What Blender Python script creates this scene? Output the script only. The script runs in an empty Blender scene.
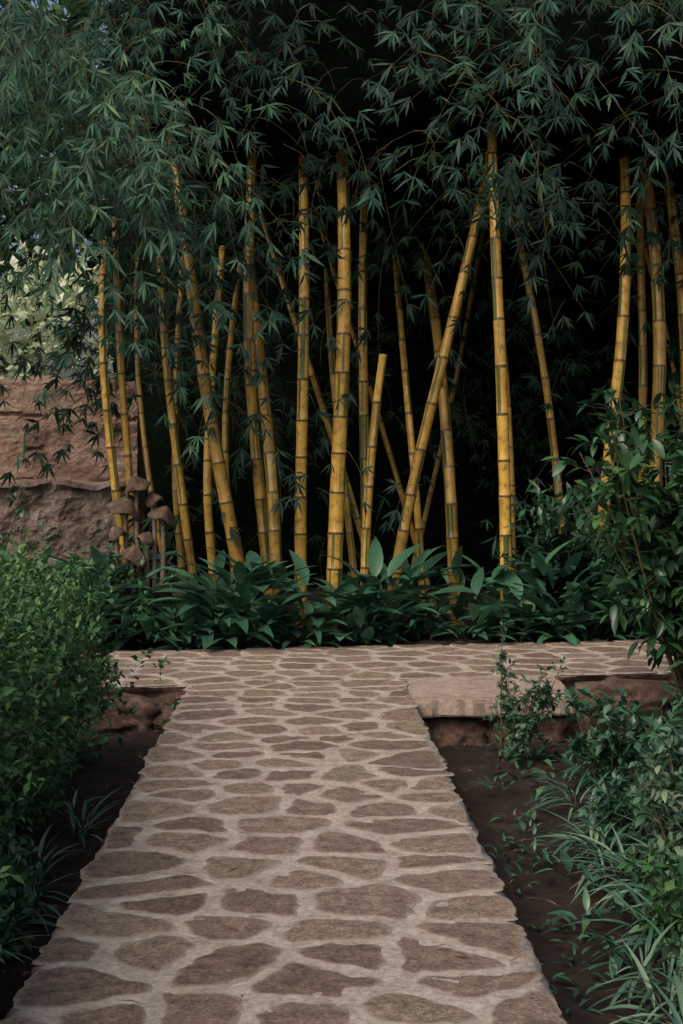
import bpy, math, numpy as np
from mathutils import noise as mnoise, Vector
rng = np.random.default_rng(11)
scene = bpy.context.scene
U = rng.uniform
def N(x, y, z=0.0):
    return mnoise.noise(Vector((x, y, z)))

# ------------------------------------------------------------ materials
def new_mat(name):
    m = bpy.data.materials.new(name); m.use_nodes = True
    nt = m.node_tree; nt.nodes.clear()
    return m, nt, nt.nodes, nt.links
def nd(ns, t, **kw):
    n = ns.new(t)
    for k, v in kw.items():
        if k in ('i',):
            for kk, vv in v.items(): n.inputs[kk].default_value = vv
        else: setattr(n, k, v)
    return n
def ramp(ns, stops, interp='LINEAR'):
    r = ns.new('ShaderNodeValToRGB'); cr = r.color_ramp; cr.interpolation = interp
    while len(cr.elements) < len(stops): cr.elements.new(0.5)
    for e, (p, c) in zip(cr.elements, stops):
        e.position = p; e.color = (c[0], c[1], c[2], 1)
    return r
def leaf_mat(name, stops, rough=0.45, trans=0.25, spec=0.5):
    m, nt, ns, ln = new_mat(name)
    out = nd(ns, 'ShaderNodeOutputMaterial')
    at = nd(ns, 'ShaderNodeAttribute', attribute_name='rnd')
    r = ramp(ns, stops); ln.new(at.outputs['Fac'], r.inputs[0])
    p = nd(ns, 'ShaderNodeBsdfPrincipled', i={'Roughness': rough, 'Specular IOR Level': spec})
    ln.new(r.outputs[0], p.inputs['Base Color'])
    if trans <= 0:
        ln.new(p.outputs[0], out.inputs[0]); return m
    t = nd(ns, 'ShaderNodeBsdfTranslucent'); mx = nd(ns, 'ShaderNodeMixShader', i={0: trans})
    ln.new(r.outputs[0], t.inputs[0])
    ln.new(p.outputs[0], mx.inputs[1]); ln.new(t.outputs[0], mx.inputs[2]); ln.new(mx.outputs[0], out.inputs[0])
    return m
def rough_mat(name, stops, scale=6, detail=8, bump=0.4, bscale=40, rough=0.9, dist=0.02, stretch=(1,1,1), fine=.8, spec=.25):
    m, nt, ns, ln = new_mat(name)
    out = nd(ns, 'ShaderNodeOutputMaterial'); p = nd(ns, 'ShaderNodeBsdfPrincipled', i={'Roughness': rough, 'Specular IOR Level': spec})
    g = nd(ns, 'ShaderNodeNewGeometry')
    mp = nd(ns, 'ShaderNodeMapping'); mp.inputs['Scale'].default_value = stretch
    ln.new(g.outputs['Position'], mp.inputs[0])
    n1 = nd(ns, 'ShaderNodeTexNoise', i={'Scale': scale, 'Detail': detail, 'Roughness': 0.68})
    n2 = nd(ns, 'ShaderNodeTexNoise', i={'Scale': bscale, 'Detail': 8, 'Roughness': 0.75})
    ln.new(mp.outputs[0], n1.inputs[0]); ln.new(mp.outputs[0], n2.inputs[0])
    r = ramp(ns, stops); ln.new(n1.outputs[0], r.inputs[0])
    v = ramp(ns, [(.32, (.5,.5,.5)), (.62, (1.25,1.25,1.25))]); ln.new(n2.outputs[0], v.inputs[0])
    mu = nd(ns, 'ShaderNodeMix', data_type='RGBA', blend_type='MULTIPLY', i={0: fine}); ln.new(r.outputs[0], mu.inputs[6]); ln.new(v.outputs[0], mu.inputs[7])
    b = nd(ns, 'ShaderNodeBump', i={'Strength': bump, 'Distance': dist})
    ln.new(n2.outputs[0], b.inputs['Height']); ln.new(b.outputs[0], p.inputs['Normal'])
    ln.new(mu.outputs[2], p.inputs['Base Color']); ln.new(p.outputs[0], out.inputs[0])
    return m

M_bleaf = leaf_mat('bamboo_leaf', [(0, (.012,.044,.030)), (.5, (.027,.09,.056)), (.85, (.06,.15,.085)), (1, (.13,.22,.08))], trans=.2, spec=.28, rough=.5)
M_sleaf = leaf_mat('shade_painted_bamboo_leaf', [(0, (.006,.020,.015)), (.6, (.014,.045,.030)), (.9, (.028,.08,.048)), (1, (.06,.11,.045))], trans=.12, spec=.2, rough=.5)  # bamboo leaf darkened so the colour itself carries the canopy shade
M_dleaf = leaf_mat('shade_painted_deep_leaf', [(0, (.005,.014,.009)), (1, (.014,.036,.021))], trans=0, rough=.7, spec=.1)  # shade deep in the grove painted in as near-black leaf colour
M_hedge = leaf_mat('hedge_leaf', [(0, (.018,.055,.020)), (.6, (.042,.12,.04)), (1, (.11,.21,.06))], rough=.5, trans=.15, spec=.35)
M_broad = leaf_mat('broad_leaf', [(0, (.015,.05,.032)), (.6, (.034,.10,.055)), (1, (.085,.175,.088))], rough=.36, trans=.12)
M_under = leaf_mat('undergrowth_leaf', [(0, (.024,.072,.045)), (.5, (.05,.145,.082)), (.85, (.09,.21,.115)), (1, (.16,.29,.15))], rough=.38, trans=.15)
M_gloss = leaf_mat('glossy_leaf', [(0, (.012,.045,.022)), (.6, (.032,.095,.04)), (1, (.085,.20,.055))], rough=.34, trans=.2)
M_grass = leaf_mat('spider_plant_leaf', [(0, (.03,.08,.052)), (.6, (.062,.14,.088)), (1, (.20,.29,.19))], rough=.45, trans=.15)
M_varie = leaf_mat('variegated_leaf', [(0, (.03,.085,.048)), (.65, (.07,.145,.082)), (1, (.27,.33,.21))], rough=.5, trans=.15)
M_pale = leaf_mat('backlit_painted_leaf', [(0, (.34,.44,.26)), (.6, (.56,.64,.44)), (1, (.76,.80,.64))], rough=.5, trans=.35)  # washed-out leaf colour painted to stand in for sky backlight
M_core = rough_mat('painted_shade_core', [(.3, (.0015,.003,.002)), (.7, (.005,.010,.006))], bump=1, bscale=8, dist=.1, spec=.03)  # near-black colour that paints the shade inside foliage
M_twig = rough_mat('twig_bark', [(.3, (.05,.045,.025)), (.7, (.11,.09,.05))], scale=20)
M_gtwig = rough_mat('green_twig', [(.3, (.05,.06,.02)), (.7, (.14,.12,.04))], scale=10)
M_soil = rough_mat('garden_soil', [(.3, (.018,.013,.010)), (.55, (.045,.031,.024)), (.75, (.10,.07,.055))], scale=5, bump=1, bscale=24, dist=.05)
M_dry = rough_mat('dry_leaf', [(.3, (.10,.06,.03)), (.7, (.25,.17,.10))], scale=12)

def culm_mat():
    m, nt, ns, ln = new_mat('bamboo_culm_yellow')
    out = nd(ns, 'ShaderNodeOutputMaterial'); p = nd(ns, 'ShaderNodeBsdfPrincipled', i={'Roughness': .45})
    uv = nd(ns, 'ShaderNodeUVMap', uv_map='UVMap'); sp = nd(ns, 'ShaderNodeSeparateXYZ'); ln.new(uv.outputs[0], sp.inputs[0])
    fl = nd(ns, 'ShaderNodeMath', operation='FLOOR'); ln.new(sp.outputs[1], fl.inputs[0])
    fr = nd(ns, 'ShaderNodeMath', operation='FRACT'); ln.new(sp.outputs[1], fr.inputs[0])
    ux = nd(ns, 'ShaderNodeMath', operation='MULTIPLY', i={1: 9.0}); ln.new(sp.outputs[0], ux.inputs[0])
    fx = nd(ns, 'ShaderNodeMath', operation='MULTIPLY', i={1: 7.31}); ln.new(fl.outputs[0], fx.inputs[0])
    cb = nd(ns, 'ShaderNodeCombineXYZ'); ln.new(ux.outputs[0], cb.inputs[0]); ln.new(fx.outputs[0], cb.inputs[1])
    oi = nd(ns, 'ShaderNodeObjectInfo'); orr = nd(ns, 'ShaderNodeMath', operation='MULTIPLY', i={1: 50.0})
    ln.new(oi.outputs['Random'], orr.inputs[0]); ln.new(orr.outputs[0], cb.inputs[2])
    n = nd(ns, 'ShaderNodeTexNoise', i={'Scale': 1.0, 'Detail': 2}); ln.new(cb.outputs[0], n.inputs[0])
    st = ramp(ns, [(.55, (0,0,0)), (.60, (1,1,1))]); ln.new(n.outputs[0], st.inputs[0])
    g = nd(ns, 'ShaderNodeNewGeometry')
    nb = nd(ns, 'ShaderNodeTexNoise', i={'Scale': 4.0, 'Detail': 8, 'Roughness': .75}); ln.new(g.outputs['Position'], nb.inputs[0])
    base = ramp(ns, [(.3, (.25,.125,.02)), (.48, (.48,.28,.042)), (.7, (.64,.42,.085))]); ln.new(nb.outputs[0], base.inputs[0])
    m1 = nd(ns, 'ShaderNodeMix', data_type='RGBA'); ln.new(st.outputs[0], m1.inputs[0]); ln.new(base.outputs[0], m1.inputs[6])
    m1.inputs[7].default_value = (.055,.085,.022,1)
    hs = nd(ns, 'ShaderNodeHueSaturation'); ln.new(m1.outputs[2], hs.inputs['Color'])
    mr = nd(ns, 'ShaderNodeMapRange', i={3: .5, 4: 1.15}); ln.new(oi.outputs['Random'], mr.inputs[0]); ln.new(mr.outputs[0], hs.inputs['Value'])
    rr = ramp(ns, [(0, (1,1,1)), (.028, (1,1,1)), (.05, (0,0,0)), (.968, (0,0,0)), (.985, (.9,.9,.9))]); ln.new(fr.outputs[0], rr.inputs[0])
    m2 = nd(ns, 'ShaderNodeMix', data_type='RGBA'); ln.new(rr.outputs[0], m2.inputs[0]); ln.new(hs.outputs[0], m2.inputs[6]); m2.inputs[7].default_value = (.065,.04,.016,1)
    ng = nd(ns, 'ShaderNodeTexNoise', i={'Scale': 15.0, 'Detail': 8, 'Roughness': .75}); ln.new(g.outputs['Position'], ng.inputs[0])
    gr = ramp(ns, [(.51, (0,0,0)), (.66, (.9,.9,.9))]); ln.new(ng.outputs[0], gr.inputs[0])
    m3 = nd(ns, 'ShaderNodeMix', data_type='RGBA'); ln.new(gr.outputs[0], m3.inputs[0]); ln.new(m2.outputs[2], m3.inputs[6]); m3.inputs[7].default_value = (.10,.065,.026,1)
    ln.new(m3.outputs[2], p.inputs['Base Color']); ln.new(p.outputs[0], out.inputs[0])
    return m
M_culm = culm_mat()

def stone_mat():
    m, nt, ns, ln = new_mat('flagstone')
    out = nd(ns, 'ShaderNodeOutputMaterial'); p = nd(ns, 'ShaderNodeBsdfPrincipled', i={'Roughness': .9, 'Specular IOR Level': .3})
    g = nd(ns, 'ShaderNodeNewGeometry'); at = nd(ns, 'ShaderNodeAttribute', attribute_name='rnd'); ed = nd(ns, 'ShaderNodeAttribute', attribute_name='edge')
    n1 = nd(ns, 'ShaderNodeTexNoise', i={'Scale': 13.0, 'Detail': 10, 'Roughness': .78}); ln.new(g.outputs['Position'], n1.inputs[0])
    n2 = nd(ns, 'ShaderNodeTexNoise', i={'Scale': 85.0, 'Detail': 6, 'Roughness': .75}); ln.new(g.outputs['Position'], n2.inputs[0])
    n3 = nd(ns, 'ShaderNodeTexNoise', i={'Scale': 14.0, 'Detail': 9, 'Roughness': .78}); ln.new(g.outputs['Position'], n3.inputs[0])
    tone = ramp(ns, [(0, (.215,.155,.12)), (.35, (.28,.205,.16)), (.7, (.345,.26,.205)), (1, (.31,.25,.18))]); ln.new(at.outputs['Fac'], tone.inputs[0])
    var = ramp(ns, [(.3, (.34,.34,.34)), (.5, (.92,.92,.92)), (.7, (1.6,1.55,1.5))]); ln.new(n1.outputs[0], var.inputs[0])
    mul = nd(ns, 'ShaderNodeMix', data_type='RGBA', blend_type='MULTIPLY', i={0: 1.0}); ln.new(tone.outputs[0], mul.inputs[6]); ln.new(var.outputs[0], mul.inputs[7])
    v2 = ramp(ns, [(.34, (.35,.35,.35)), (.6, (1.25,1.25,1.25))]); ln.new(n2.outputs[0], v2.inputs[0])
    mul2 = nd(ns, 'ShaderNodeMix', data_type='RGBA', blend_type='MULTIPLY', i={0: .95}); ln.new(mul.outputs[2], mul2.inputs[6]); ln.new(v2.outputs[0], mul2.inputs[7])
    a = nd(ns, 'ShaderNodeMath', operation='SUBTRACT'); ln.new(n3.outputs[0], a.inputs[0]); ln.new(ed.outputs['Fac'], a.inputs[1])
    sm = ramp(ns, [(-.0, (0,0,0)), (.36, (.95,.95,.95))]); ln.new(a.outputs[0], sm.inputs[0])
    mm = nd(ns, 'ShaderNodeMix', data_type='RGBA'); ln.new(sm.outputs[0], mm.inputs[0]); ln.new(mul2.outputs[2], mm.inputs[6]); mm.inputs[7].default_value = (.42,.36,.31,1)
    b = nd(ns, 'ShaderNodeBump', i={'Strength': 1.0, 'Distance': .016}); ad = nd(ns, 'ShaderNodeMath', operation='ADD'); ln.new(n2.outputs[0], ad.inputs[0]); ln.new(n1.outputs[0], ad.inputs[1])
    ln.new(ad.outputs[0], b.inputs['Height']); ln.new(b.outputs[0], p.inputs['Normal'])
    ln.new(mm.outputs[2], p.inputs['Base Color']); ln.new(p.outputs[0], out.inputs[0])
    return m
M_stone = stone_mat()
M_mortar = rough_mat('path_mortar', [(.3, (.27,.22,.18)), (.5, (.44,.38,.325)), (.7, (.57,.505,.44))], scale=9, detail=12, bump=1, bscale=45, dist=.014, fine=.85)
M_rock = rough_mat('path_side_rock', [(.3, (.06,.038,.028)), (.5, (.16,.10,.075)), (.7, (.32,.23,.175))], scale=7, bump=1, bscale=18, dist=.06)
M_slab = rough_mat('concrete_slab', [(.3, (.24,.18,.15)), (.55, (.36,.285,.24)), (.75, (.45,.38,.33))], scale=5, bump=.8, bscale=40, dist=.012)

# ------------------------------------------------------------ mesh helpers
def build(name, V, F, mats, attrs=None, midx=None, smooth=True, parent=None):
    me = bpy.data.meshes.new(name)
    if isinstance(F, np.ndarray):
        V = np.asarray(V, dtype=np.float32); m, k = F.shape
        me.vertices.add(len(V)); me.vertices.foreach_set('co', V.ravel())
        me.loops.add(m*k); me.loops.foreach_set('vertex_index', F.astype(np.int32).ravel())
        me.polygons.add(m); me.polygons.foreach_set('loop_start', np.arange(0, m*k, k, dtype=np.int32))
        me.update(calc_edges=True); me.validate()
    else:
        me.from_pydata([tuple(v) for v in V], [], [tuple(f) for f in F])
    for mt in mats: me.materials.append(mt)
    if attrs:
        for an, arr in attrs.items():
            a = me.attributes.new(an, 'FLOAT', 'POINT'); a.data.foreach_set('value', np.asarray(arr, dtype=np.float32))
    if midx is not None: me.polygons.foreach_set('material_index', np.asarray(midx, dtype=np.int32))
    me.polygons.foreach_set('use_smooth', np.full(len(me.polygons), smooth, dtype=bool))
    me.update()
    ob = bpy.data.objects.new(name, me); scene.collection.objects.link(ob)
    if parent: ob.parent = parent
    return ob

def leaf_tpl(n=3, w=.12, curve=.15, fold=.3, peak=.4):
    t = np.linspace(0, 1, n+1); a = np.where(t < peak, t/peak, (1-t)/(1-peak)); ww = w*np.sin(np.clip(a, 0, 1)*np.pi/2)**.8
    ww[0] = w*.08; ww[-1] = w*.02
    V = []
    for ti, wi in zip(t, ww):
        z = -curve*ti*ti
        V += [(-wi, ti, z+fold*wi), (0, ti, z), (wi, ti, z+fold*wi)]
    F = []
    for i in range(n):
        b = 3*i; F += [(b, b+1, b+4, b+3), (b+1, b+2, b+5, b+4)]
    return np.array(V), np.array(F)
def flat_tpl(w=.08, curve=.2):
    V=[(0,0,0),(-w,.35,-.05),(0,.4,-.06-.0),(w,.35,-.05),(0,1,-curve)]
    return np.array(V,float), np.array([(0,2,4,1),(0,3,4,2)])
def norm(a): return a/np.maximum(np.linalg.norm(a, axis=-1, keepdims=True), 1e-9)
class Leaves:
    def __init__(s): s.V=[]; s.F=[]; s.R=[]; s.n=0
    def add(s, tpl, pos, d, up, size, wid=None, rnd=None):
        tv, tf = tpl; pos=np.asarray(pos); n=len(pos)
        if n == 0: return
        d = norm(np.asarray(d)); X = norm(np.cross(d, up)); Z = np.cross(X, d)
        size=np.broadcast_to(size,(n,)); wid = np.ones(n) if wid is None else wid
        if rnd is None: rnd = rng.random(n)
        P = pos[:,None,:] + size[:,None,None]*(X[:,None,:]*(tv[None,:,0,None]*wid[:,None,None]) + d[:,None,:]*tv[None,:,1,None] + Z[:,None,:]*tv[None,:,2,None])
        s.V.append(P.reshape(-1,3)); k=len(tv)
        s.F.append((tf[None]+ (np.arange(n)*k)[:,None,None]).reshape(-1,4)+s.n); s.n += n*k
        s.R.append(np.repeat(rnd, k))
    def tube(s, pts, r0, r1, sides=4, rnd=.5):
        V,F = tube(pts, r0, r1, sides); s.V.append(V); s.F.append(F+s.n); s.n += len(V); s.R.append(np.full(len(V), rnd))
    def build(s, name, mat, parent=None):
        return build(name, np.concatenate(s.V), np.concatenate(s.F), [mat], {'rnd': np.concatenate(s.R)}, parent=parent)
def tube(pts, r0, r1=None, sides=6):
    pts=np.asarray(pts,float); n=len(pts); r = np.linspace(r0, r1, n) if np.isscalar(r0) else np.asarray(r0)
    T = norm(np.gradient(pts, axis=0)); ref = np.tile([0.,1.,0.],(n,1)) if abs(T[0][1])<.9 else np.tile([1.,0.,0.],(n,1))
    A = norm(np.cross(T, ref)); B = np.cross(T, A)
    th = np.arange(sides)*2*np.pi/sides
    V = pts[:,None]+r[:,None,None]*(A[:,None]*np.cos(th)[None,:,None]+B[:,None]*np.sin(th)[None,:,None])
    F=[]
    for i in range(n-1):
        for j in range(sides):
            F.append((i*sides+j, i*sides+(j+1)%sides, (i+1)*sides+(j+1)%sides, (i+1)*sides+j))
    return V.reshape(-1,3), np.array(F)
def empty(name, loc=(0,0,0)):
    e = bpy.data.objects.new(name, None); scene.collection.objects.link(e); e.location = loc; return e

# ------------------------------------------------------------ ground
def path_l(y): return -.026*y-.8175
def path_r(y): return -.026*y+.714
def near_y(x): return 10.1+.177*x
def far_y(x): return 12.05+.177*x
def ground():
    xs = np.concatenate([[-300,-120,-50,-25,-14,-9], np.arange(-6,6.01,.08), [9,14,25,50,120,300]])
    ys = np.concatenate([[-200,-80,-30,-10,-3,0], np.arange(1.5,17,.08), [19,23,30,50,110,250,500]])
    V=[]
    for y in ys:
        for x in xs:
            t = min(max((y-far_y(x)+.5)/.5,0),1) if abs(x)<50 else (1 if y>12 else 0)
            z = -.30+.27*t
            if abs(x)<7 and 1<y<17:
                z += .05*N(x*1.6,y*1.6)+.045*N(x*6,y*6,3)+.03*N(x*15,y*15,7)
                z += .13*min(max((abs(x)-1.3)/1.5,0),1)*(1-t)
            V.append((x,y,z))
    nx=len(xs); ny=len(ys)
    F=np.array([(j*nx+i, j*nx+i+1,(j+1)*nx+i+1,(j+1)*nx+i) for j in range(ny-1) for i in range(nx-1)])
    build('ground', np.array(V), F, [M_soil])
ground()

# ------------------------------------------------------------ stone path
def clip(poly, nx, ny, c):
    out=[]
    for i in range(len(poly)):
        a=poly[i]; b=poly[(i+1)%len(poly)]; da=nx*a[0]+ny*a[1]-c; db=nx*b[0]+ny*b[1]-c
        if da<=0: out.append(a)
        if da*db<0:
            t=da/(da-db); out.append((a[0]+t*(b[0]-a[0]), a[1]+t*(b[1]-a[1])))
    return out
def stone_path():
    pts=[]
    y=1.6
    while y<10.3:
        n=int(rng.choice([3,4,4,5,5])); w=1.53/n; off=U(-.4,.4)
        for i in range(-1,n+1):
            x=path_l(y)+(i+.5+off)*w+U(-.28,.28)*w; yy=y+U(-.09,.09)
            if path_l(yy)+.03<x<path_r(yy)-.03 and yy<near_y(x): pts.append((x,yy,0))
        y+=U(.22,.32)
    for r in range(7):
        x=-7.0
        while x<8:
            yy=near_y(x)+.15+r*.29+U(-.1,.1); 
            if yy<far_y(x)-.05 and yy>near_y(x)+.03: pts.append((x,yy,1))
            x+=U(.28,.50)
    keep=[]
    for p in pts:
        if all(((p[0]-q[0])*.85)**2+(p[1]-q[1])**2>.15**2 for q in keep): keep.append(p)
    pts=keep
    wt={i:U(-.035,.035) for i in range(len(pts))}
    V=[];F=[];R=[];E=[]
    for i,p in enumerate(pts):
        poly=[(p[0]-.6,p[1]-.6),(p[0]+.6,p[1]-.6),(p[0]+.6,p[1]+.6),(p[0]-.6,p[1]+.6)]
        for j,q in enumerate(pts):
            if i==j: continue
            dx=q[0]-p[0]; dy=q[1]-p[1]; L=math.hypot(dx,dy)
            if L>1.3: continue
            gap=.013+.042*abs(N(p[0]*3+q[0]*3,p[1]*3+q[1]*3,5))
            c=(dx*(p[0]+q[0])/2+dy*(p[1]+q[1])/2)/L-gap+(wt[i]-wt[j])*.5
            poly=clip(poly,dx/L,dy/L,c)
            if len(poly)<3: break
        if len(poly)<3: continue
        if p[2]==0:
            poly=clip(poly,-1,-.026,.8175+U(-.012,.012)); poly=clip(poly,1,.026,.714+U(-.012,.012))
        else:
            if not(path_l(p[1])<p[0]<path_r(p[1])): 
                poly=clip(poly,.177,-1,-(10.1)+.01)
            poly=clip(poly,-.177,1,12.05-.01)
        if len(poly)<3: continue
        for k in range(2):
            q=[]
            for a in range(len(poly)):
                A=poly[a];B=poly[(a+1)%len(poly)]
                fr=.15 if k==0 else .25
                q+= [(A[0]*(1-fr)+B[0]*fr, A[1]*(1-fr)+B[1]*fr),(A[0]*fr+B[0]*(1-fr), A[1]*fr+B[1]*(1-fr))]
            poly=q
        P=np.array(poly); c=P.mean(0)
        per=np.linalg.norm(np.roll(P,-1,0)-P,axis=1); cum=np.concatenate([[0],np.cumsum(per)]); tt=np.linspace(0,cum[-1],57)[:-1]
        PP=np.vstack([P,P[:1]]); S=np.stack([np.interp(tt,cum,PP[:,0]),np.interp(tt,cum,PP[:,1])],1)
        if np.ptp(S[:,0])<.05 or np.ptp(S[:,1])<.05: continue
        mv=np.array([(N(s[0]*6,s[1]*6,1)*.03+N(s[0]*18,s[1]*18,2)*.022, N(s[0]*6,s[1]*6,9)*.03+N(s[0]*18,s[1]*18,4)*.022) for s in S]); S=S+mv
        h=U(.002,.007); tx,ty=U(-.010,.010),U(-.010,.010); b0=len(V); rr=rng.random(); n=56
        for sc,z,e in [(1.0,-.004,0.0),(.965,h*.55,.15),(.9,h,.40),(.72,h*1.1,.68),(.4,h*1.15,.9)]:
            for s in S:
                x,y=c+(s-c)*sc; V.append((x,y,z+(tx*(x-c[0])+ty*(y-c[1]) + N(x*12,y*12,8)*.005)*(0 if e==0 else 1))); R.append(rr); E.append(e)
        V.append((c[0],c[1],h*1.15)); R.append(rr); E.append(1.0)
        for k in range(4):
            for a in range(n):
                F.append((b0+k*n+a,b0+k*n+(a+1)%n,b0+(k+1)*n+(a+1)%n,b0+(k+1)*n+a))
        for a in range(n): F.append((b0+4*n+a,b0+4*n+(a+1)%n,b0+5*n))
    par=empty('stone_path')
    build('flagstones',V,F,[M_stone],{'rnd':R,'edge':E},parent=par)
    def strip(name, fa, fb, us, depth=.38):
        V=[];F=[];MI=[]; n=26; prof=8
        for u in us:
            A=np.array(fa(u));B=np.array(fb(u)); row=[]
            D=(B-A)/np.linalg.norm(B-A)
            for k in range(prof):
                z=-depth*(1-k/prof); o=.09*N(A[0]*2.6,A[1]*2.6,z*7)+.05*N(A[0]*8,A[1]*8,z*18)+.02
                row.append((A[0]+D[0]*o, A[1]+D[1]*o, z))
            for k in range(n+1):
                q=A+(B-A)*k/n
                o=(.022*N(q[0]*8,q[1]*8,2)) if k in(0,n) else 0
                row.append((q[0]+D[0]*o,q[1]+D[1]*o, .003*N(q[0]*9,q[1]*9)-(.012 if k in(0,n) else 0)))
            for k in range(prof-1,-1,-1):
                z=-depth*(1-k/prof); o=.09*N(B[0]*2.6,B[1]*2.6,z*7)+.05*N(B[0]*8,B[1]*8,z*18)-.02
                row.append((B[0]+D[0]*o, B[1]+D[1]*o, z))
            V+=row
        m=len(row)
        for j in range(len(us)-1):
            for i in range(m-1):
                F.append((j*m+i,j*m+i+1,(j+1)*m+i+1,(j+1)*m+i)); MI.append(0 if prof<=i<prof+n else 1)
        build(name,np.array(V),np.array(F),[M_mortar,M_rock],midx=MI,parent=par,smooth=True)
    strip('main_walk_bed', lambda y:(path_l(y),y), lambda y:(path_r(y),y), np.arange(1.2,10.02,.05))
    strip('cross_walk_bed', lambda x:(x,near_y(x)), lambda x:(x,far_y(x)), np.arange(-7.5,8.5,.05))
    bpy.data.objects['cross_walk_bed'].location.z=-.003
stone_path()

def rock(name,x,y,z,s,sq=.5,seed=0,parent=None,mat=None,wide=1):
    import bmesh
    bm=bmesh.new(); bmesh.ops.create_icosphere(bm,subdivisions=4,radius=s)
    for v in bm.verts:
        c=v.co.copy(); q=c*(1/s)
        m=max(abs(q.x),abs(q.y),abs(q.z)); c=c*(.5+.5/m*.85)
        c.z*=sq; c.x*=wide
        f=1+.30*N(q.x*1.3+seed,q.y*1.3,q.z*1.3)+.20*N(q.x*3.5+seed,q.y*3.5,q.z*3.5)+.08*N(q.x*9+seed,q.y*9,q.z*9)
        v.co=c*f+Vector((x,y,z))
    me=bpy.data.meshes.new(name); bm.to_mesh(me); me.materials.append(mat or M_rock)
    for p in me.polygons: p.use_smooth=True
    o=bpy.data.objects.new(name,me); scene.collection.objects.link(o)
    if parent: o.parent=parent
    return o
def slab():
    import bmesh
    bm=bmesh.new()
    co=[(.475,9.12),(1.53,9.22),(1.55,10.34),(.455,10.15)]
    lo=[bm.verts.new((x,y,-.10)) for x,y in co]; hi=[bm.verts.new((x,y,.012)) for x,y in co]
    bm.faces.new(hi); bm.faces.new(lo[::-1])
    for i in range(4): bm.faces.new((lo[i],lo[(i+1)%4],hi[(i+1)%4],hi[i]))
    bmesh.ops.bevel(bm,geom=bm.edges[:],offset=.014,segments=2,affect='EDGES')
    bmesh.ops.subdivide_edges(bm,edges=[e for e in bm.edges if e.calc_length()>.3],cuts=22,use_grid_fill=True)
    for v in bm.verts:
        v.co+=Vector((N(v.co.x*5,v.co.y*5,1),N(v.co.x*5,v.co.y*5,7)+.5*N(v.co.x*17,v.co.y*17,7),.3*N(v.co.x*4,v.co.y*4,3)))*.045
    me=bpy.data.meshes.new('concrete_slab'); bm.to_mesh(me); me.materials.append(M_slab)
    ob=bpy.data.objects.new('concrete_slab',me); scene.collection.objects.link(ob)
    for k,(x,y,s,wd) in enumerate([(.72,9.36,.17,1.5),(1.22,9.42,.18,1.6),(1.55,9.5,.14,1.2)]): rock('footing_stone',x,y,-.25,s,.9,k*3+1,ob,wide=wd)
slab()
rock('garden_rock',-1.55,9.78,-.20,.24,.6,4,wide=1.4); rock('garden_rock',-1.1,9.74,-.24,.17,.7,9,wide=1.3); rock('garden_rock',2.05,10.3,-.16,.25,.6,14,wide=1.5)

# ------------------------------------------------------------ earth wall (two lifts, the upper one set back on a ledge)
def wall():
    m=rough_mat('rammed_earth',[(.30,(.17,.10,.078)),(.43,(.29,.19,.148)),(.55,(.39,.275,.22)),(.70,(.55,.44,.37))],scale=1.5,detail=15,bump=1,bscale=20,dist=.06,stretch=(.9,.9,1.7),fine=1)
    m2=rough_mat('rough_stone_footing',[(.30,(.09,.065,.055)),(.45,(.22,.165,.14)),(.57,(.34,.275,.24)),(.70,(.50,.43,.38))],scale=3.2,detail=15,bump=1,bscale=20,dist=.08,stretch=(1,1,1.4),fine=1)
    xs=np.arange(-13,-2.3,.035); V=[]
    def fr(x,z,s,k):
        return N(x*s,z*s,k)+.5*N(x*s*2.1,z*s*2.1,k+3)+.25*N(x*s*4.3,z*s*4.3,k+5)+.2*N(x*s*9,z*s*9,k+8)
    rows=[]
    for z in np.arange(-.1,1.30,.03):
        rows.append((lambda x,z=z:(x,15.88+.13*abs(fr(x,z,2.2,8))+.03*fr(x,z,6,3),z),1))
    rows.append((lambda x:(x,15.86+.03*fr(x,0,3,1),1.31+.06*fr(x,2,2,1)),1))
    rows.append((lambda x:(x,15.90+.03*fr(x,0,3,4),1.37+.06*fr(x,2,2,1)),0))
    rows.append((lambda x:(x,16.18+.03*fr(x,5,2,4),1.39+.04*fr(x,2,2,1)),0))
    courses=[1.72,2.12]
    for z in np.arange(1.42,2.5,.025):
        def f(x,z=z):
            y=16.16; 
            for i,zz in enumerate(courses):
                c=zz+.10*N(x*.7,zz*5)+.05*N(x*3,zz*5)+.025*N(x*9,zz*3)
                if z>c: y+=.04*(.5+N(x*1.5,zz*2))
                if abs(z-c)<.028 and N(x*1.6,zz*3)>.0: y+=.06
            return (x,y+.06*fr(x,z*1.2,1.7,2)+.03*abs(fr(x,z,5,11)),z)
        rows.append((f,0))
    rows.append((lambda x:(x,16.3+.03*fr(x,9,2,4),2.52+.10*fr(x,3,1.2,1)),0))
    rows.append((lambda x:(x,16.8,2.52+.10*fr(x,3,1.2,1)),0)); rows.append((lambda x:(x,16.8,-.1),0))
    for f,k in rows:
        for x in xs: V.append(f(x))
    nx=len(xs); F=[];MI=[]
    for j in range(len(rows)-1):
        for i in range(nx-1): F.append((j*nx+i, j*nx+i+1,(j+1)*nx+i+1,(j+1)*nx+i)); MI.append(rows[j][1])
    build('earth_wall',np.array(V),np.array(F),[m,m2],midx=MI,smooth=False)
wall()

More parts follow.
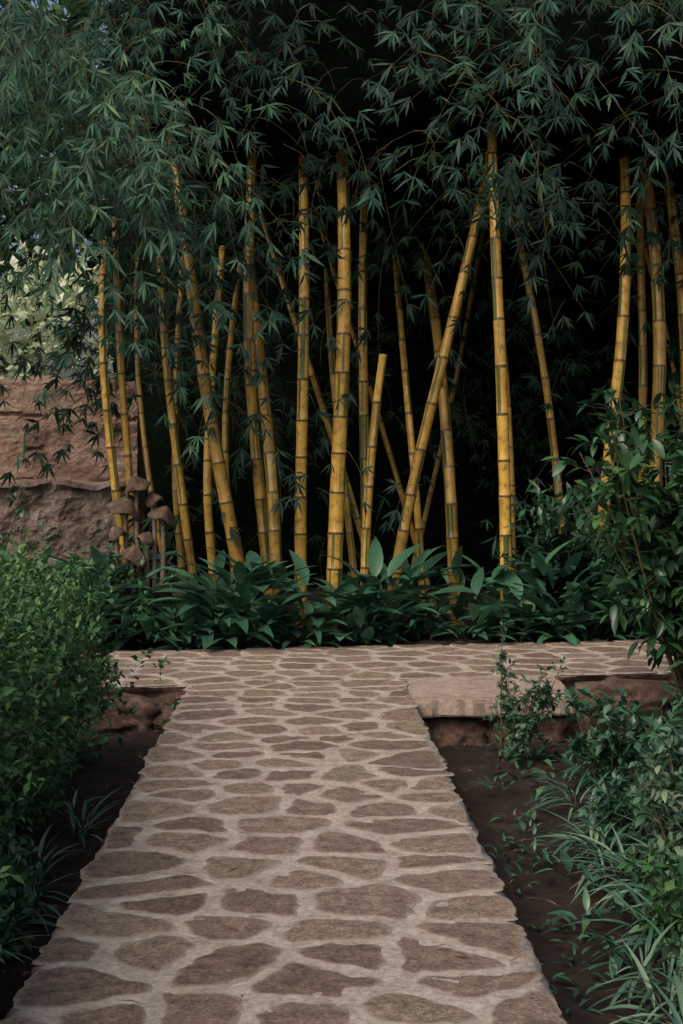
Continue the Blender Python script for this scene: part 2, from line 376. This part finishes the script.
# ------------------------------------------------------------ bamboo culms
def culm_mesh(path_fn, r, ztop, inter=.34, cut=False, sides=14):
    pts=[];rad=[];vv=[]; z=-.08; k=0; L=inter*U(.7,.9)
    while z<ztop:
        taper=1-.45*max(z,0)/9
        for f,b in [(0,1.07),(.025,1.09),(.05,.99),(.3,.97),(.65,.97),(.93,1.0),(.975,1.04)]:
            zz=z+f*L
            pts.append(path_fn(zz)); rad.append(r*taper*b); vv.append(k+f)
        z+=L; k+=1; L=inter*U(.85,1.15)*(1+.15*min(k,6)/6)
    V,F=tube(pts,np.array(rad),None,sides)
    return V,F,vv,pts
def add_culm(name,path_fn,r,ztop,cut=False,inter=.34):
    sides=14; V,F,vv,pts=culm_mesh(path_fn,r,ztop,inter,cut,sides)
    if cut:
        nV=len(V); top=V[-sides:]; c=top.mean(0); inner=c+(top-c)*.72; low=inner-np.array([0,0,.06])
        V=np.vstack([V,inner,low]); e=[]
        for j in range(sides):
            k=(j+1)%sides; e+=[(nV-sides+j,nV-sides+k,nV+k,nV+j),(nV+j,nV+k,nV+sides+k,nV+sides+j)]
        F=np.vstack([F,np.array(e)]); vv=list(vv)+[vv[-1]]*3
    ob=build(name,V,F,[M_culm]); me=ob.data
    uvl=me.uv_layers.new(name='UVMap'); li=np.zeros(len(me.loops),dtype=np.int32); me.loops.foreach_get('vertex_index',li)
    u=(li%sides)/sides; v=np.array(vv)[np.minimum(li//sides,len(vv)-1)]
    li4=li.reshape(-1,4)%sides; u=u.reshape(-1,4); wrap=(li4.max(1)==sides-1)&(li4.min(1)==0)
    u[wrap]=np.where(u[wrap]==0,1.0,u[wrap])
    uvl.data.foreach_set('uv',np.stack([u.ravel(),v],1).astype(np.float32).ravel())
    return ob,pts
culms=[(-1.90,13,-2.16,2.96,.040),(-1.81,13,-2.06,2.78,.036),(-1.59,13.6,-1.97,2.26,.028),(-1.36,13.4,-1.66,2.91,.040),(-.83,13.2,-1.47,3.5,.062),
(-.68,13.6,-.89,4.08,.056),(-.58,13.0,-.73,1.96,.056),(-.34,13.3,-.38,3.09,.055),(-.05,13.1,0.0,3.99,.070),(.19,12.9,.39,2.45,.040),
(.24,13.9,.23,3.36,.048),(.44,13.4,1.29,3.95,.053),(.78,13.8,.68,2.18,.036),(1.11,13.5,1.0,2.26,.056),(1.48,13.0,1.45,4.15,.055),
(1.72,14,1.68,2.19,.042),(2.3,14.2,1.95,2.9,.040),(2.36,13.2,2.70,4.0,.058),(2.98,13.5,3.0,4.35,.068),(2.90,14,3.06,4.16,.045),
(-1.49,14,-1.74,2.88,.036),(-1.16,13.8,-1.32,2.18,.042),(-1.03,14.2,-1.16,2.4,.036),(3.43,14,3.3,4.1,.055),(.15,13.6,-.1,3.0,.034)]
def mkpath(x0,y0,x1,z1,bend,ylean,wob,ph,back=.0):
    sl=(x1-x0)/z1
    def f(z):
        zc=max(z,0); t=zc/z1
        x=x0+sl*zc+bend*(t*(1-t) if t<1 else -(t-1)*.9)*.6+wob*math.sin(zc*1.1+ph)
        y=y0+ylean*zc+.22*max(zc-2.4,0)**1.5+back*max(zc-1.2,0)**1.4
        return np.array([x,y,z])
    return f
hidden={6,12,13,15,21,22,2,24,20}
for i,(x0,y0,x1,z1,r) in enumerate(culms):
    cut=(i==9); f=mkpath(x0,y0,x1,z1,U(-.25,.25),U(-.03,.03),.028,U(0,6),.45 if i in hidden else 0)
    top=2.25 if cut else (3.6 if i in hidden else U(4.7,5.2))
    if i<4 and i not in hidden: top=3.5
    add_culm('bamboo_culm',f,r*1.07,top,cut)
for i in range(7):
    x0=U(-1.4,5.2); y0=U(14.8,16.4); lean=U(-1.3,1.3)
    f=mkpath(x0,y0,x0+lean,4,U(-.2,.2),U(-.03,.05),.02,U(0,6)); add_culm('bamboo_culm',f,U(.028,.04),U(4.0,4.8))

# ------------------------------------------------------------ bamboo foliage
T_b=leaf_tpl(2,.075,.22,.35,.35); T_far=flat_tpl(.08,.2)
def branch_set(name, specs, mat, leafsize=(.13,.24), fan=(4,8), tpl=T_b, step=.13):
    L=Leaves(); Tw=Leaves()
    for (p0,dr,ln,droop) in specs:
        n=max(4,int(ln/step)); t=np.linspace(0,1,n); dr=norm(np.array(dr,float)); side=np.array([U(-.15,.15),U(-.15,.15),0])
        P=np.array(p0)+dr*ln*t[:,None]+np.array([0,0,-1])*droop*ln*(t**2)[:,None]+side*ln*(np.sin(t*3)[:,None])
        Tw.tube(P,.003+.0012*ln,.0012,3)
        T=norm(np.gradient(P,axis=0)); 
        base=rng.random()*.4
        for i in range(1,n):
            if rng.random()<.18: continue
            k=rng.integers(*fan)
            sd=norm(np.array([U(-1,1),U(-1,.6),U(-.8,.2)])); c=P[i]+sd*U(.0,.25)
            if i==n-1: c=P[i]
            main=norm(T[i]*.6+sd*.5+np.array([0,0,-.55])); sideV=norm(np.cross(main,[U(-.3,.3),1,U(-.3,.3)]))
            a=np.linspace(-1.1,1.1,k)*U(.5,1.1)+U(-.2,.2,k)
            d=main[None]*np.cos(a)[:,None]+sideV[None]*np.sin(a)[:,None]+U(-.3,.3,(k,3)); 
            up=norm(np.cross(sideV,main)[None]+U(-.5,.5,(k,3)))
            up=np.where((up[:,2:3]<0),-up,up)
            L.add(tpl,np.tile(c,(k,1))-d*.01,d,up,U(*leafsize,k)*U(.65,1.15)*(1-.25*np.abs(a)/1.2),U(.7,1.25,k),np.clip(base+rng.random(k)*.6,0,1))
    par=empty(name); L.build('leaves',mat,par); Tw.build('twigs',M_gtwig,par)
specs=[]
def region(n,xr,yr,zr,ln=(.7,1.7),out=(-.2,-.9,.1),droop=(.5,1.1),cond=None,gap=-.05):
    c=0; tries=0
    while c<n and tries<n*20:
        tries+=1
        x,y,z=U(*xr),U(*yr),U(*zr)
        if N(x*1.0+3,y*.5,z*1.0)<gap and rng.random()<.9: continue
        if cond and not cond(x,y,z): continue
        specs.append(((x,y,z),(out[0]+U(-.8,.8),out[1]+U(-.5,.9),out[2]+U(-.4,.5)),U(*ln),U(*droop))); c+=1
region(320,(-5.4,-1.3),(10.8,13.4),(3.9,7.0),cond=lambda x,y,z: z>(4.85 if x<-2.5 else 4.0),gap=-.12 )
region(85,(-2.6,-1.2),(11.2,12.4),(3.7,5.2),ln=(.6,1.2),gap=-.2)
region(20,(-2.2,-.9),(12.4,13.2),(2.8,4.0),ln=(.5,1.0))
region(12,(-1.2,2.4),(10.4,11.6),(4.5,5.2),ln=(.5,.9),gap=.1)
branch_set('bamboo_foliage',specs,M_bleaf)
specs=[]
region(34,(-1.4,1.6),(10.6,12.6),(4.5,5.6),ln=(.5,1.0),gap=.1)
region(82,(1.4,5.0),(10.6,12.8),(4.4,6.2),ln=(.6,1.5),gap=.1)
region(20,(1.2,2.2),(11.4,12.8),(4.0,5.0),ln=(.6,1.2))
region(45,(-1.9,-.5),(13.0,14.0),(1.0,4.2),ln=(.3,.8))
region(22,(-.4,3.2),(12.8,14.3),(.8,4.2),ln=(.3,.7))
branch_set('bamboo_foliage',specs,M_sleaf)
specs=[]
region(150,(-3.4,6.5),(15.2,17.4),(2.0,5.0),ln=(.9,1.8),droop=(.4,.9),gap=-.3)
region(80,(-3.0,6.5),(15.6,17.6),(.2,3),ln=(.6,1.4),droop=(.2,.6),gap=-.3)
region(200,(-1.9,6.0),(12.4,14.6),(3.7,4.8),ln=(.4,1.0),droop=(.6,1.1),gap=-.4)
region(150,(-2.0,5.0),(11.2,12.6),(5.0,6.2),ln=(.4,.8),droop=(.3,.8),gap=-.5)
region(60,(-3.0,-1.7),(13.8,15),(2.2,5.4),ln=(.6,1.3),gap=-.4)
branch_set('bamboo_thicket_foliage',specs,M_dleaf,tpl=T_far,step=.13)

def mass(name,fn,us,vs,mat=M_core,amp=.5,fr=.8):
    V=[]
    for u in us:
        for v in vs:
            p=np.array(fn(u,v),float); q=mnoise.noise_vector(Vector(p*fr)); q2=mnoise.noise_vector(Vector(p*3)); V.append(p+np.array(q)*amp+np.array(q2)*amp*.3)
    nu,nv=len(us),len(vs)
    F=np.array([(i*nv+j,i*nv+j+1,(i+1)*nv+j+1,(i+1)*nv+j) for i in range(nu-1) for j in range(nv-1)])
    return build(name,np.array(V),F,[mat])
par=empty('thicket_shade_masses')  # groups the dark solids added to darken the grove
def closed(cx,cy,cz,rx,ry,rz):
    def f(u,v):
        def s(a): return math.copysign(abs(a)**.45,a)
        return (cx+rx*s(math.cos(u))*s(math.sin(v)), cy+ry*s(math.sin(u))*s(math.sin(v)), cz+rz*s(math.cos(v)))
    return f
o=mass('dark_backdrop_mass',closed(3.9,20,4.4,7.0,2.0,5.2),np.linspace(0,2*math.pi,90),np.linspace(0,math.pi,60)); o.parent=par  # added dark solid, painted shade closing off the back of the grove
o=mass('canopy_light_blocker',closed(4.0,16.2,6.15,6.1,3.6,1.65),np.linspace(0,2*math.pi,90),np.linspace(0,math.pi,40)); o.parent=par  # solid added overhead to block sky and sun from the culms

def bush(name,blobs,n,tpl,size,mat,wid=(.8,1.2),core=True,up=.5,sprig=5,corescale=.8):
    L=Leaves(); par=empty(name)
    vol=np.array([b[3]*b[4]*b[5] for b in blobs])**.66; vol/=vol.sum()
    for b,w in zip(blobs,vol):
        m=int(n*w/sprig); d=norm(rng.normal(size=(m,3))); rr=U(.55,1.05,m)**.6
        rr*=1+.22*np.array([N(*(q*2.3+b[0])) for q in d])
        C=np.array(b[:3])+d*np.array(b[3:6])*rr[:,None]
        out=norm(d+np.array([0,0,up])+U(-.4,.4,(m,3)))
        for k in range(sprig):
            dd=norm(out+U(-1,1,(m,3))*.9)
            pos=C+out*((k/sprig-.5)*size[1]*1.6)
            L.add(tpl,pos,dd,norm(np.array([0,0,1.])+out*.5+U(-.5,.5,(m,3))),U(*size,m),U(*wid,m),np.clip(.45*rng.random(m)+.35*np.clip(d[:,2]*.5+.5,0,1)+.2*rng.random(m),0,1))
    L.build('leaves',mat,par)
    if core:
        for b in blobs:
            c=mass('inner_shade_mass',lambda u,v:(b[0]+b[3]*corescale*math.cos(u)*math.sin(v),b[1]+b[4]*corescale*math.sin(u)*math.sin(v),b[2]+b[5]*corescale*math.cos(v)),np.linspace(0,2*math.pi,26),np.linspace(0,math.pi,16),amp=min(b[3:6])*.15,fr=3); c.parent=par  # dark filler, painted shade between the leaves
    return par
T_oval=leaf_tpl(2,.26,.15,.25,.5); T_ell=leaf_tpl(4,.2,.25,.3,.42); T_ell2=leaf_tpl(2,.2,.2,.3,.5); T_blade=leaf_tpl(6,.045,.75,.5,.3); T_broad=leaf_tpl(6,.15,.5,.35,.4)
bush('tree_beyond_wall',[(-6.5,20.5,3.1,2.4,1.2,1.5),(-9.5,21,3.3,2.4,1.4,1.8),(-4.2,20.2,3.1,1.7,1.2,1.4)],9000,T_oval,(.12,.22),M_pale,core=False)
bush('tree_beyond_wall',[(-9,27,7,5,2,3.6),(-3.0,26,7.6,4,2,3.4),(-5.5,25,6.0,3,1.5,2.2),(-7,28,10.5,5,2,2.5)],12000,T_ell2,(.25,.5),M_hedge,core=False)

# ------------------------------------------------------------ hedge on the left
def hedge():
    par=empty('garden_hedge'); L=Leaves()
    def inner(y): return -1.20-.078*(y-4.4)
    m=7000
    y=U(2.6,8.6,m); face=rng.random(m); x=np.empty(m); z=np.empty(m); nrm=np.zeros((m,3))
    for i in range(m):
        xi=inner(y[i])
        if face[i]<.5:
            z[i]=U(-.24,.88); x[i]=xi-.10+.34*N(y[i]*1.7,z[i]*2.0)-.3*max(0,(.25-z[i]))-.3*max(0,z[i]-.6); nrm[i]=(1,-.2,.3)
        elif face[i]<.93:
            x[i]=xi-U(0,1.9); z[i]=.83+.28*N(x[i]*1.8,y[i]*1.8,3)-.03*(y[i]-6); nrm[i]=(0,0,1)
        else:
            x[i]=xi-U(0,1.9); z[i]=U(-.2,.9); y[i]=8.55; nrm[i]=(0,1,.2)
    C=np.stack([x,y,z],1)+rng.normal(size=(m,3))*.06
    out=norm(nrm+U(-.6,.6,(m,3))+np.array([0,0,.35]))
    clump=np.array([N(c[0]*3,c[1]*3,c[2]*3)*.5+.5 for c in C])
    for k in range(7):
        dd=norm(out*.5+U(-1,1,(m,3))); L.add(T_oval,C+out*(k-3)*.018,dd,norm(out+U(-.6,.6,(m,3))+np.array([0,0,.5])),U(.026,.060,m),U(.8,1.2,m),np.clip(clump*.7+.4*rng.random(m)-.2+.04*k,0,1))
    for i in range(340):
        yy=U(3,8.6); onside=rng.random()<.35; xx=inner(yy)-(U(.0,.12) if onside else U(0,1.5)); p=np.array([xx,yy,U(.1,.8) if onside else .84]); v=np.array([U(-.3,.3)+(.5 if onside else 0),U(-.3,.3),1.0])*U(.8,1.5); P=[p+v*.045*j for j in range(6)]
        L.tube(P,.003,.001,3,.4)
        for q in P[1:]:
            L.add(T_oval,np.tile(q,(4,1)),norm(U(-1,1,(4,3))+np.array([0,0,.3])),norm(U(-.4,.4,(4,3))+np.array([0,0,1])),U(.028,.05,4),None,U(.5,1,4))
    L.build('leaves',M_hedge,par)
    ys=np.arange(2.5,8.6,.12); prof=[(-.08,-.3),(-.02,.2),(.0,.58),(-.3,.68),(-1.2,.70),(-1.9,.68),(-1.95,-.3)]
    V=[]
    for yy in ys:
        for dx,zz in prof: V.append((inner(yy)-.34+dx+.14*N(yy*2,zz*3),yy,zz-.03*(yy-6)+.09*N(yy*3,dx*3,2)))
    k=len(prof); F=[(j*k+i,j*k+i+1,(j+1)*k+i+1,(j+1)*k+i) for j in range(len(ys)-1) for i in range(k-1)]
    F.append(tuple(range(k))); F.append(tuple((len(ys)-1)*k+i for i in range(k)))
    build('inner_shade_mass',V,F,[M_core],parent=par,smooth=True)  # dark filler that paints the shade within the hedge
    S=Leaves()
    for i in range(60):
        yy=U(4,8.6); x0=inner(yy)-.22; S.tube([(x0,yy,-.3),(x0+U(-.05,.08),yy+U(-.1,.1),-.05),(x0+U(-.05,.12),yy+U(-.15,.15),.25)],.009,.004,5)
    S.build('stems',M_twig,par)
hedge()

# ------------------------------------------------------------ undergrowth below the bamboo
def clump(L,p,n,size,tpl,spread=.9,wid=(.8,1.3),lift=.9,stem=.15,r=(0,1)):
    a=U(0,2*np.pi,n); tilt=U(.25,spread,n)
    d=np.stack([np.cos(a)*np.sin(tilt),np.sin(a)*np.sin(tilt),np.cos(tilt)*lift],1)
    hs=U(0,stem,n); pos=np.array(p)+np.stack([np.cos(a)*.04,np.sin(a)*.04,hs],1)+d*hs[:,None]
    L.add(tpl,pos,d,norm(np.stack([-np.cos(a)*.6,-np.sin(a)*.6,np.ones(n)],1)+U(-.4,.4,(n,3))),U(*size,n),U(*wid,n),U(*r,n))
L=Leaves()
for i in range(240):
    x=U(-2.9,3.0); y=far_y(x)+.12+abs(rng.normal())*.5
    if N(x*1.5,y*1.5,6)<-.3: continue
    q=N(x*1.7,3)+U(-.4,.4); big=q>.1
    clump(L,(x,y,-.03),rng.integers(6,12),(.26,.46) if big else (.15,.32),T_broad,1.2 if big else 1.4,stem=.34 if big else .16,wid=(.7,1.35),r=(0,U(.5,1)))
L.build('broad_leaf_undergrowth',M_under)
L=Leaves()
for i in range(30):
    x=U(-3.4,-1.75); clump(L,(x,U(12.0,13),.0),9,(.26,.44),T_broad,1.2,stem=.32)
for i in range(14):
    clump(L,(U(-2.9,-1.9),U(9.5,10.3),-.05),9,(.2,.34),T_broad,1.3,stem=.45)
L.build('canna_plant',M_under)
bush('undergrowth_shrub',[(2.0,12.95,.55,.5,.4,.75),(-1.9,12.9,.4,.4,.3,.4),(2.9,13.0,.4,.5,.4,.45)],3400,T_ell2,(.08,.15),M_broad,corescale=.5)

# ------------------------------------------------------------ shrubs
def shrub(name,base,stems,spread,h,nleaf,size,mat,tpl=T_ell,twr=.012,lean=(0,0),zlow=.35):
    par=empty(name); L=Leaves(); S=Leaves(); base=np.array(base,float)
    for s in range(stems):
        a=U(0,2*np.pi); tip=base+np.array([math.cos(a)*spread*U(.2,1)+lean[0],math.sin(a)*spread*U(.2,1)+lean[1],h*U(.5,1)])
        t=np.linspace(0,1,9)[:,None]; mid=base+(tip-base)*.5+np.array([U(-.1,.1),U(-.1,.1),.05*h])*spread*2
        P=(1-t)**2*base+2*t*(1-t)*mid+t*t*tip; S.tube(P,twr,twr*.3,5)
        for b in range(max(3,nleaf//stems//9)):
            tt=U(zlow,1); i=min(int(tt*8),7); p=P[i]+(P[i+1]-P[i])*(tt*8-i)
            dr=norm(np.array([U(-1,1),U(-1,1),U(-.3,.9)])); ln=U(.12,.32)*spread*1.3
            q=np.linspace(0,1,5)[:,None]; B=p+dr*ln*q+np.array([0,0,-.12])*ln*q*q; S.tube(B,twr*.3,twr*.12,3)
            k=9; u=U(.2,1,k)[:,None]; pos=p+dr*ln*u
            d=norm(dr*.6+U(-1,1,(k,3))+np.array([0,0,-.05])); L.add(tpl,pos,d,norm(np.array([0,0,1.])+U(-.45,.45,(k,3))),U(*size,k),U(.8,1.25,k),np.clip(rng.random()*.4+rng.random(k)*.6,0,1))
    L.build('leaves',mat,par); S.build('branches',M_twig,par)
shrub('glossy_shrub',(2.25,9.0,-.2),34,.8,2.3,5600,(.08,.15),M_gloss,twr=.013,zlow=.33,lean=(-.05,0))
shrub('glossy_shrub',(2.55,8.2,-.2),16,.65,1.9,2000,(.08,.15),M_gloss,twr=.013)
shrub('small_shrub',(1.45,7.6,-.28),12,.26,.6,1100,(.05,.085),M_broad,tpl=T_oval,twr=.006,zlow=.15)
shrub('small_shrub',(1.95,8.3,-.28),14,.4,.5,900,(.05,.085),M_broad,tpl=T_oval,twr=.006,zlow=.15)
shrub('variegated_shrub',(1.10,8.65,-.28),14,.24,.62,1500,(.03,.055),M_varie,tpl=T_oval,twr=.005,zlow=.25)
shrub('variegated_shrub',(.98,8.7,-.28),2,.03,.98,110,(.03,.05),M_varie,tpl=T_oval,twr=.005,zlow=.55)
shrub('variegated_shrub',(1.38,5.7,-.28),16,.3,.72,1500,(.04,.07),M_varie,tpl=T_ell,twr=.006,zlow=.2)
shrub('variegated_shrub',(1.2,4.4,-.28),12,.22,.5,900,(.04,.065),M_varie,tpl=T_ell,twr=.005,zlow=.2)
shrub('small_shrub',(1.75,6.8,-.25),14,.42,.6,1500,(.05,.09),M_broad,tpl=T_oval,twr=.006,zlow=.15)
shrub('small_shrub',(1.32,6.6,-.27),12,.28,.42,900,(.04,.07),M_broad,tpl=T_oval,twr=.005,zlow=.15)
shrub('small_shrub',(1.25,5.1,-.27),10,.24,.4,800,(.04,.07),M_hedge,tpl=T_oval,twr=.005,zlow=.15)
L=Leaves()
for i in range(80):
    y=U(3.8,7.4); x=1.0+.05*(y-4)+abs(rng.normal())*.4+.12*N(y*2,1)
    clump(L,(x,y,-.26),rng.integers(10,18),(.12,.25),T_blade,1.4,wid=(.7,1.2),stem=.04)
L.build('spider_plant_border',M_grass)
L=Leaves()
for i in range(110):
    y=U(5,9); x=U(.95,2.2); clump(L,(x,y,-.27),8,(.05,.13),T_broad,1.4,stem=.04)
for i in range(34):
    y=U(4,8); clump(L,(U(.72,1.0),y,-.28),6,(.03,.07),T_broad,1.4,stem=.02)
L.build('ground_cover',M_broad)
L=Leaves()
for i in range(16):
    y=U(4.6,7.5); clump(L,(path_l(y)-.26-U(0,.12),y,-.28),10,(.10,.22),T_blade,1.3,stem=.03)
L.build('grass_tuft',M_grass)
shrub('sapling',(-3.0,11.6,-.1),4,.5,2.0,150,(.07,.12),M_broad,twr=.010,zlow=.3)

# ------------------------------------------------------------ carved mushroom sculpture
def mushrooms():
    mc=rough_mat('mushroom_cap',[(.3,(.05,.035,.025)),(.55,(.12,.085,.06)),(.75,(.27,.21,.155))],scale=9,bump=.8,bscale=30)
    ms=rough_mat('mushroom_stem',[(.3,(.12,.09,.065)),(.7,(.28,.21,.16))],scale=14)
    par=empty('mushroom_sculpture')
    foot=np.array([-1.72,12.8,-.05])
    for q,(x,y,z,r,tl) in enumerate([(-1.93,12.75,1.14,.16,.3),(-1.83,12.7,1.34,.13,-.4),(-1.86,12.62,.72,.13,.3),(-1.60,12.7,1.08,.12,.4),(-2.0,12.7,.92,.10,-.5),(-1.42,12.6,.42,.13,.15),(-1.68,12.75,1.22,.10,-.4),(-1.74,12.65,.88,.09,.5)]):
        prof=[(0,.9),(.2,.8),(.5,.5),(.8,.14),(1.0,-.2),(.96,-.26),(.7,-.04),(.3,.04),(.18,.0)]
        n=22;V=[];F=[];MI=[]; c=np.array([x,y,z]); ang=tl
        for (pr,pz) in prof:
            for k in range(n):
                a=2*math.pi*k/n; w=1+.35*N(math.cos(a)*1.3+x*9,math.sin(a)*1.3,pz)
                lx=r*pr*w*math.cos(a); ly=r*pr*w*math.sin(a); lz=r*pz+.16*r*pr*math.sin(3*a+x*20)
                V.append((x+lx*math.cos(ang)+lz*math.sin(ang), y+ly, z-lx*math.sin(ang)+lz*math.cos(ang)))
        for j in range(len(prof)-1):
            for k in range(n): F.append((j*n+k,j*n+(k+1)%n,(j+1)*n+(k+1)%n,(j+1)*n+k)); MI.append(0 if j<6 else 1)
        build('cap_%d'%(q+1),np.array(V),np.array(F),[mc,ms],midx=MI,parent=par)
        t=np.linspace(0,1,8)[:,None]; tgt=foot+np.array([(x-foot[0])*.4,0,0]); mid=(c+tgt)/2+np.array([(x-foot[0])*.5,0,0.05])
        P=(1-t)**2*tgt+2*t*(1-t)*mid+t*t*c; Vt,Ft=tube(P,.028,.018,8); build('stem_%d'%(q+1),Vt,Ft,[ms],parent=par)
mushrooms()

# fallen leaves
L=Leaves(); m=420
y=U(3.2,12,m); x=U(-1.4,1.5,m); onp=(x>path_l(y))&(x<path_r(y))
z=np.where(onp|(y>near_y(x)),.022,-.24); keep=(~onp)|(rng.random(m)<.4)
a=U(0,6.28,m); L.add(T_b,np.stack([x,y,z],1)[keep],np.stack([np.cos(a),np.sin(a),U(-.05,.1,m)],1)[keep],np.tile([0.,0.,1.],(keep.sum(),1)),U(.03,.08,keep.sum()),U(1,1.8,keep.sum()))
L.build('fallen_leaves',M_dry)

# ------------------------------------------------------------ light, camera
w=bpy.data.worlds.new('World'); scene.world=w; w.use_nodes=True; ns=w.node_tree.nodes; ns.clear()
sk=ns.new('ShaderNodeTexSky'); sk.sky_type='NISHITA'; sk.sun_disc=False
EL,AZ=46,215
sk.sun_elevation=math.radians(EL); sk.sun_rotation=math.radians(AZ); sk.air_density=1.0; sk.dust_density=8.0; sk.ozone_density=1.0
bg=ns.new('ShaderNodeBackground'); bg.inputs[1].default_value=.15; o=ns.new('ShaderNodeOutputWorld')
w.node_tree.links.new(sk.outputs[0],bg.inputs[0]); w.node_tree.links.new(bg.outputs[0],o.inputs[0])
sd=bpy.data.lights.new('sun','SUN'); sd.energy=1.1; sd.angle=math.radians(35); sd.color=(1,.88,.73)
so=bpy.data.objects.new('sun',sd); scene.collection.objects.link(so)
dirv=Vector((math.sin(math.radians(AZ))*math.cos(math.radians(EL)),math.cos(math.radians(AZ))*math.cos(math.radians(EL)),math.sin(math.radians(EL))))
so.rotation_euler=(-dirv).to_track_quat('-Z','Y').to_euler()
cd=bpy.data.cameras.new('camera'); cam=bpy.data.objects.new('camera',cd); scene.collection.objects.link(cam)
cd.sensor_fit='VERTICAL'; cd.sensor_height=36; cd.lens=50; cd.clip_end=2000
cam.location=(0,0,1.5); cam.rotation_euler=(math.radians(90-1.69),0,0)
scene.camera=cam
scene.view_settings.view_transform='Standard'; scene.view_settings.look='None'; scene.view_settings.exposure=0
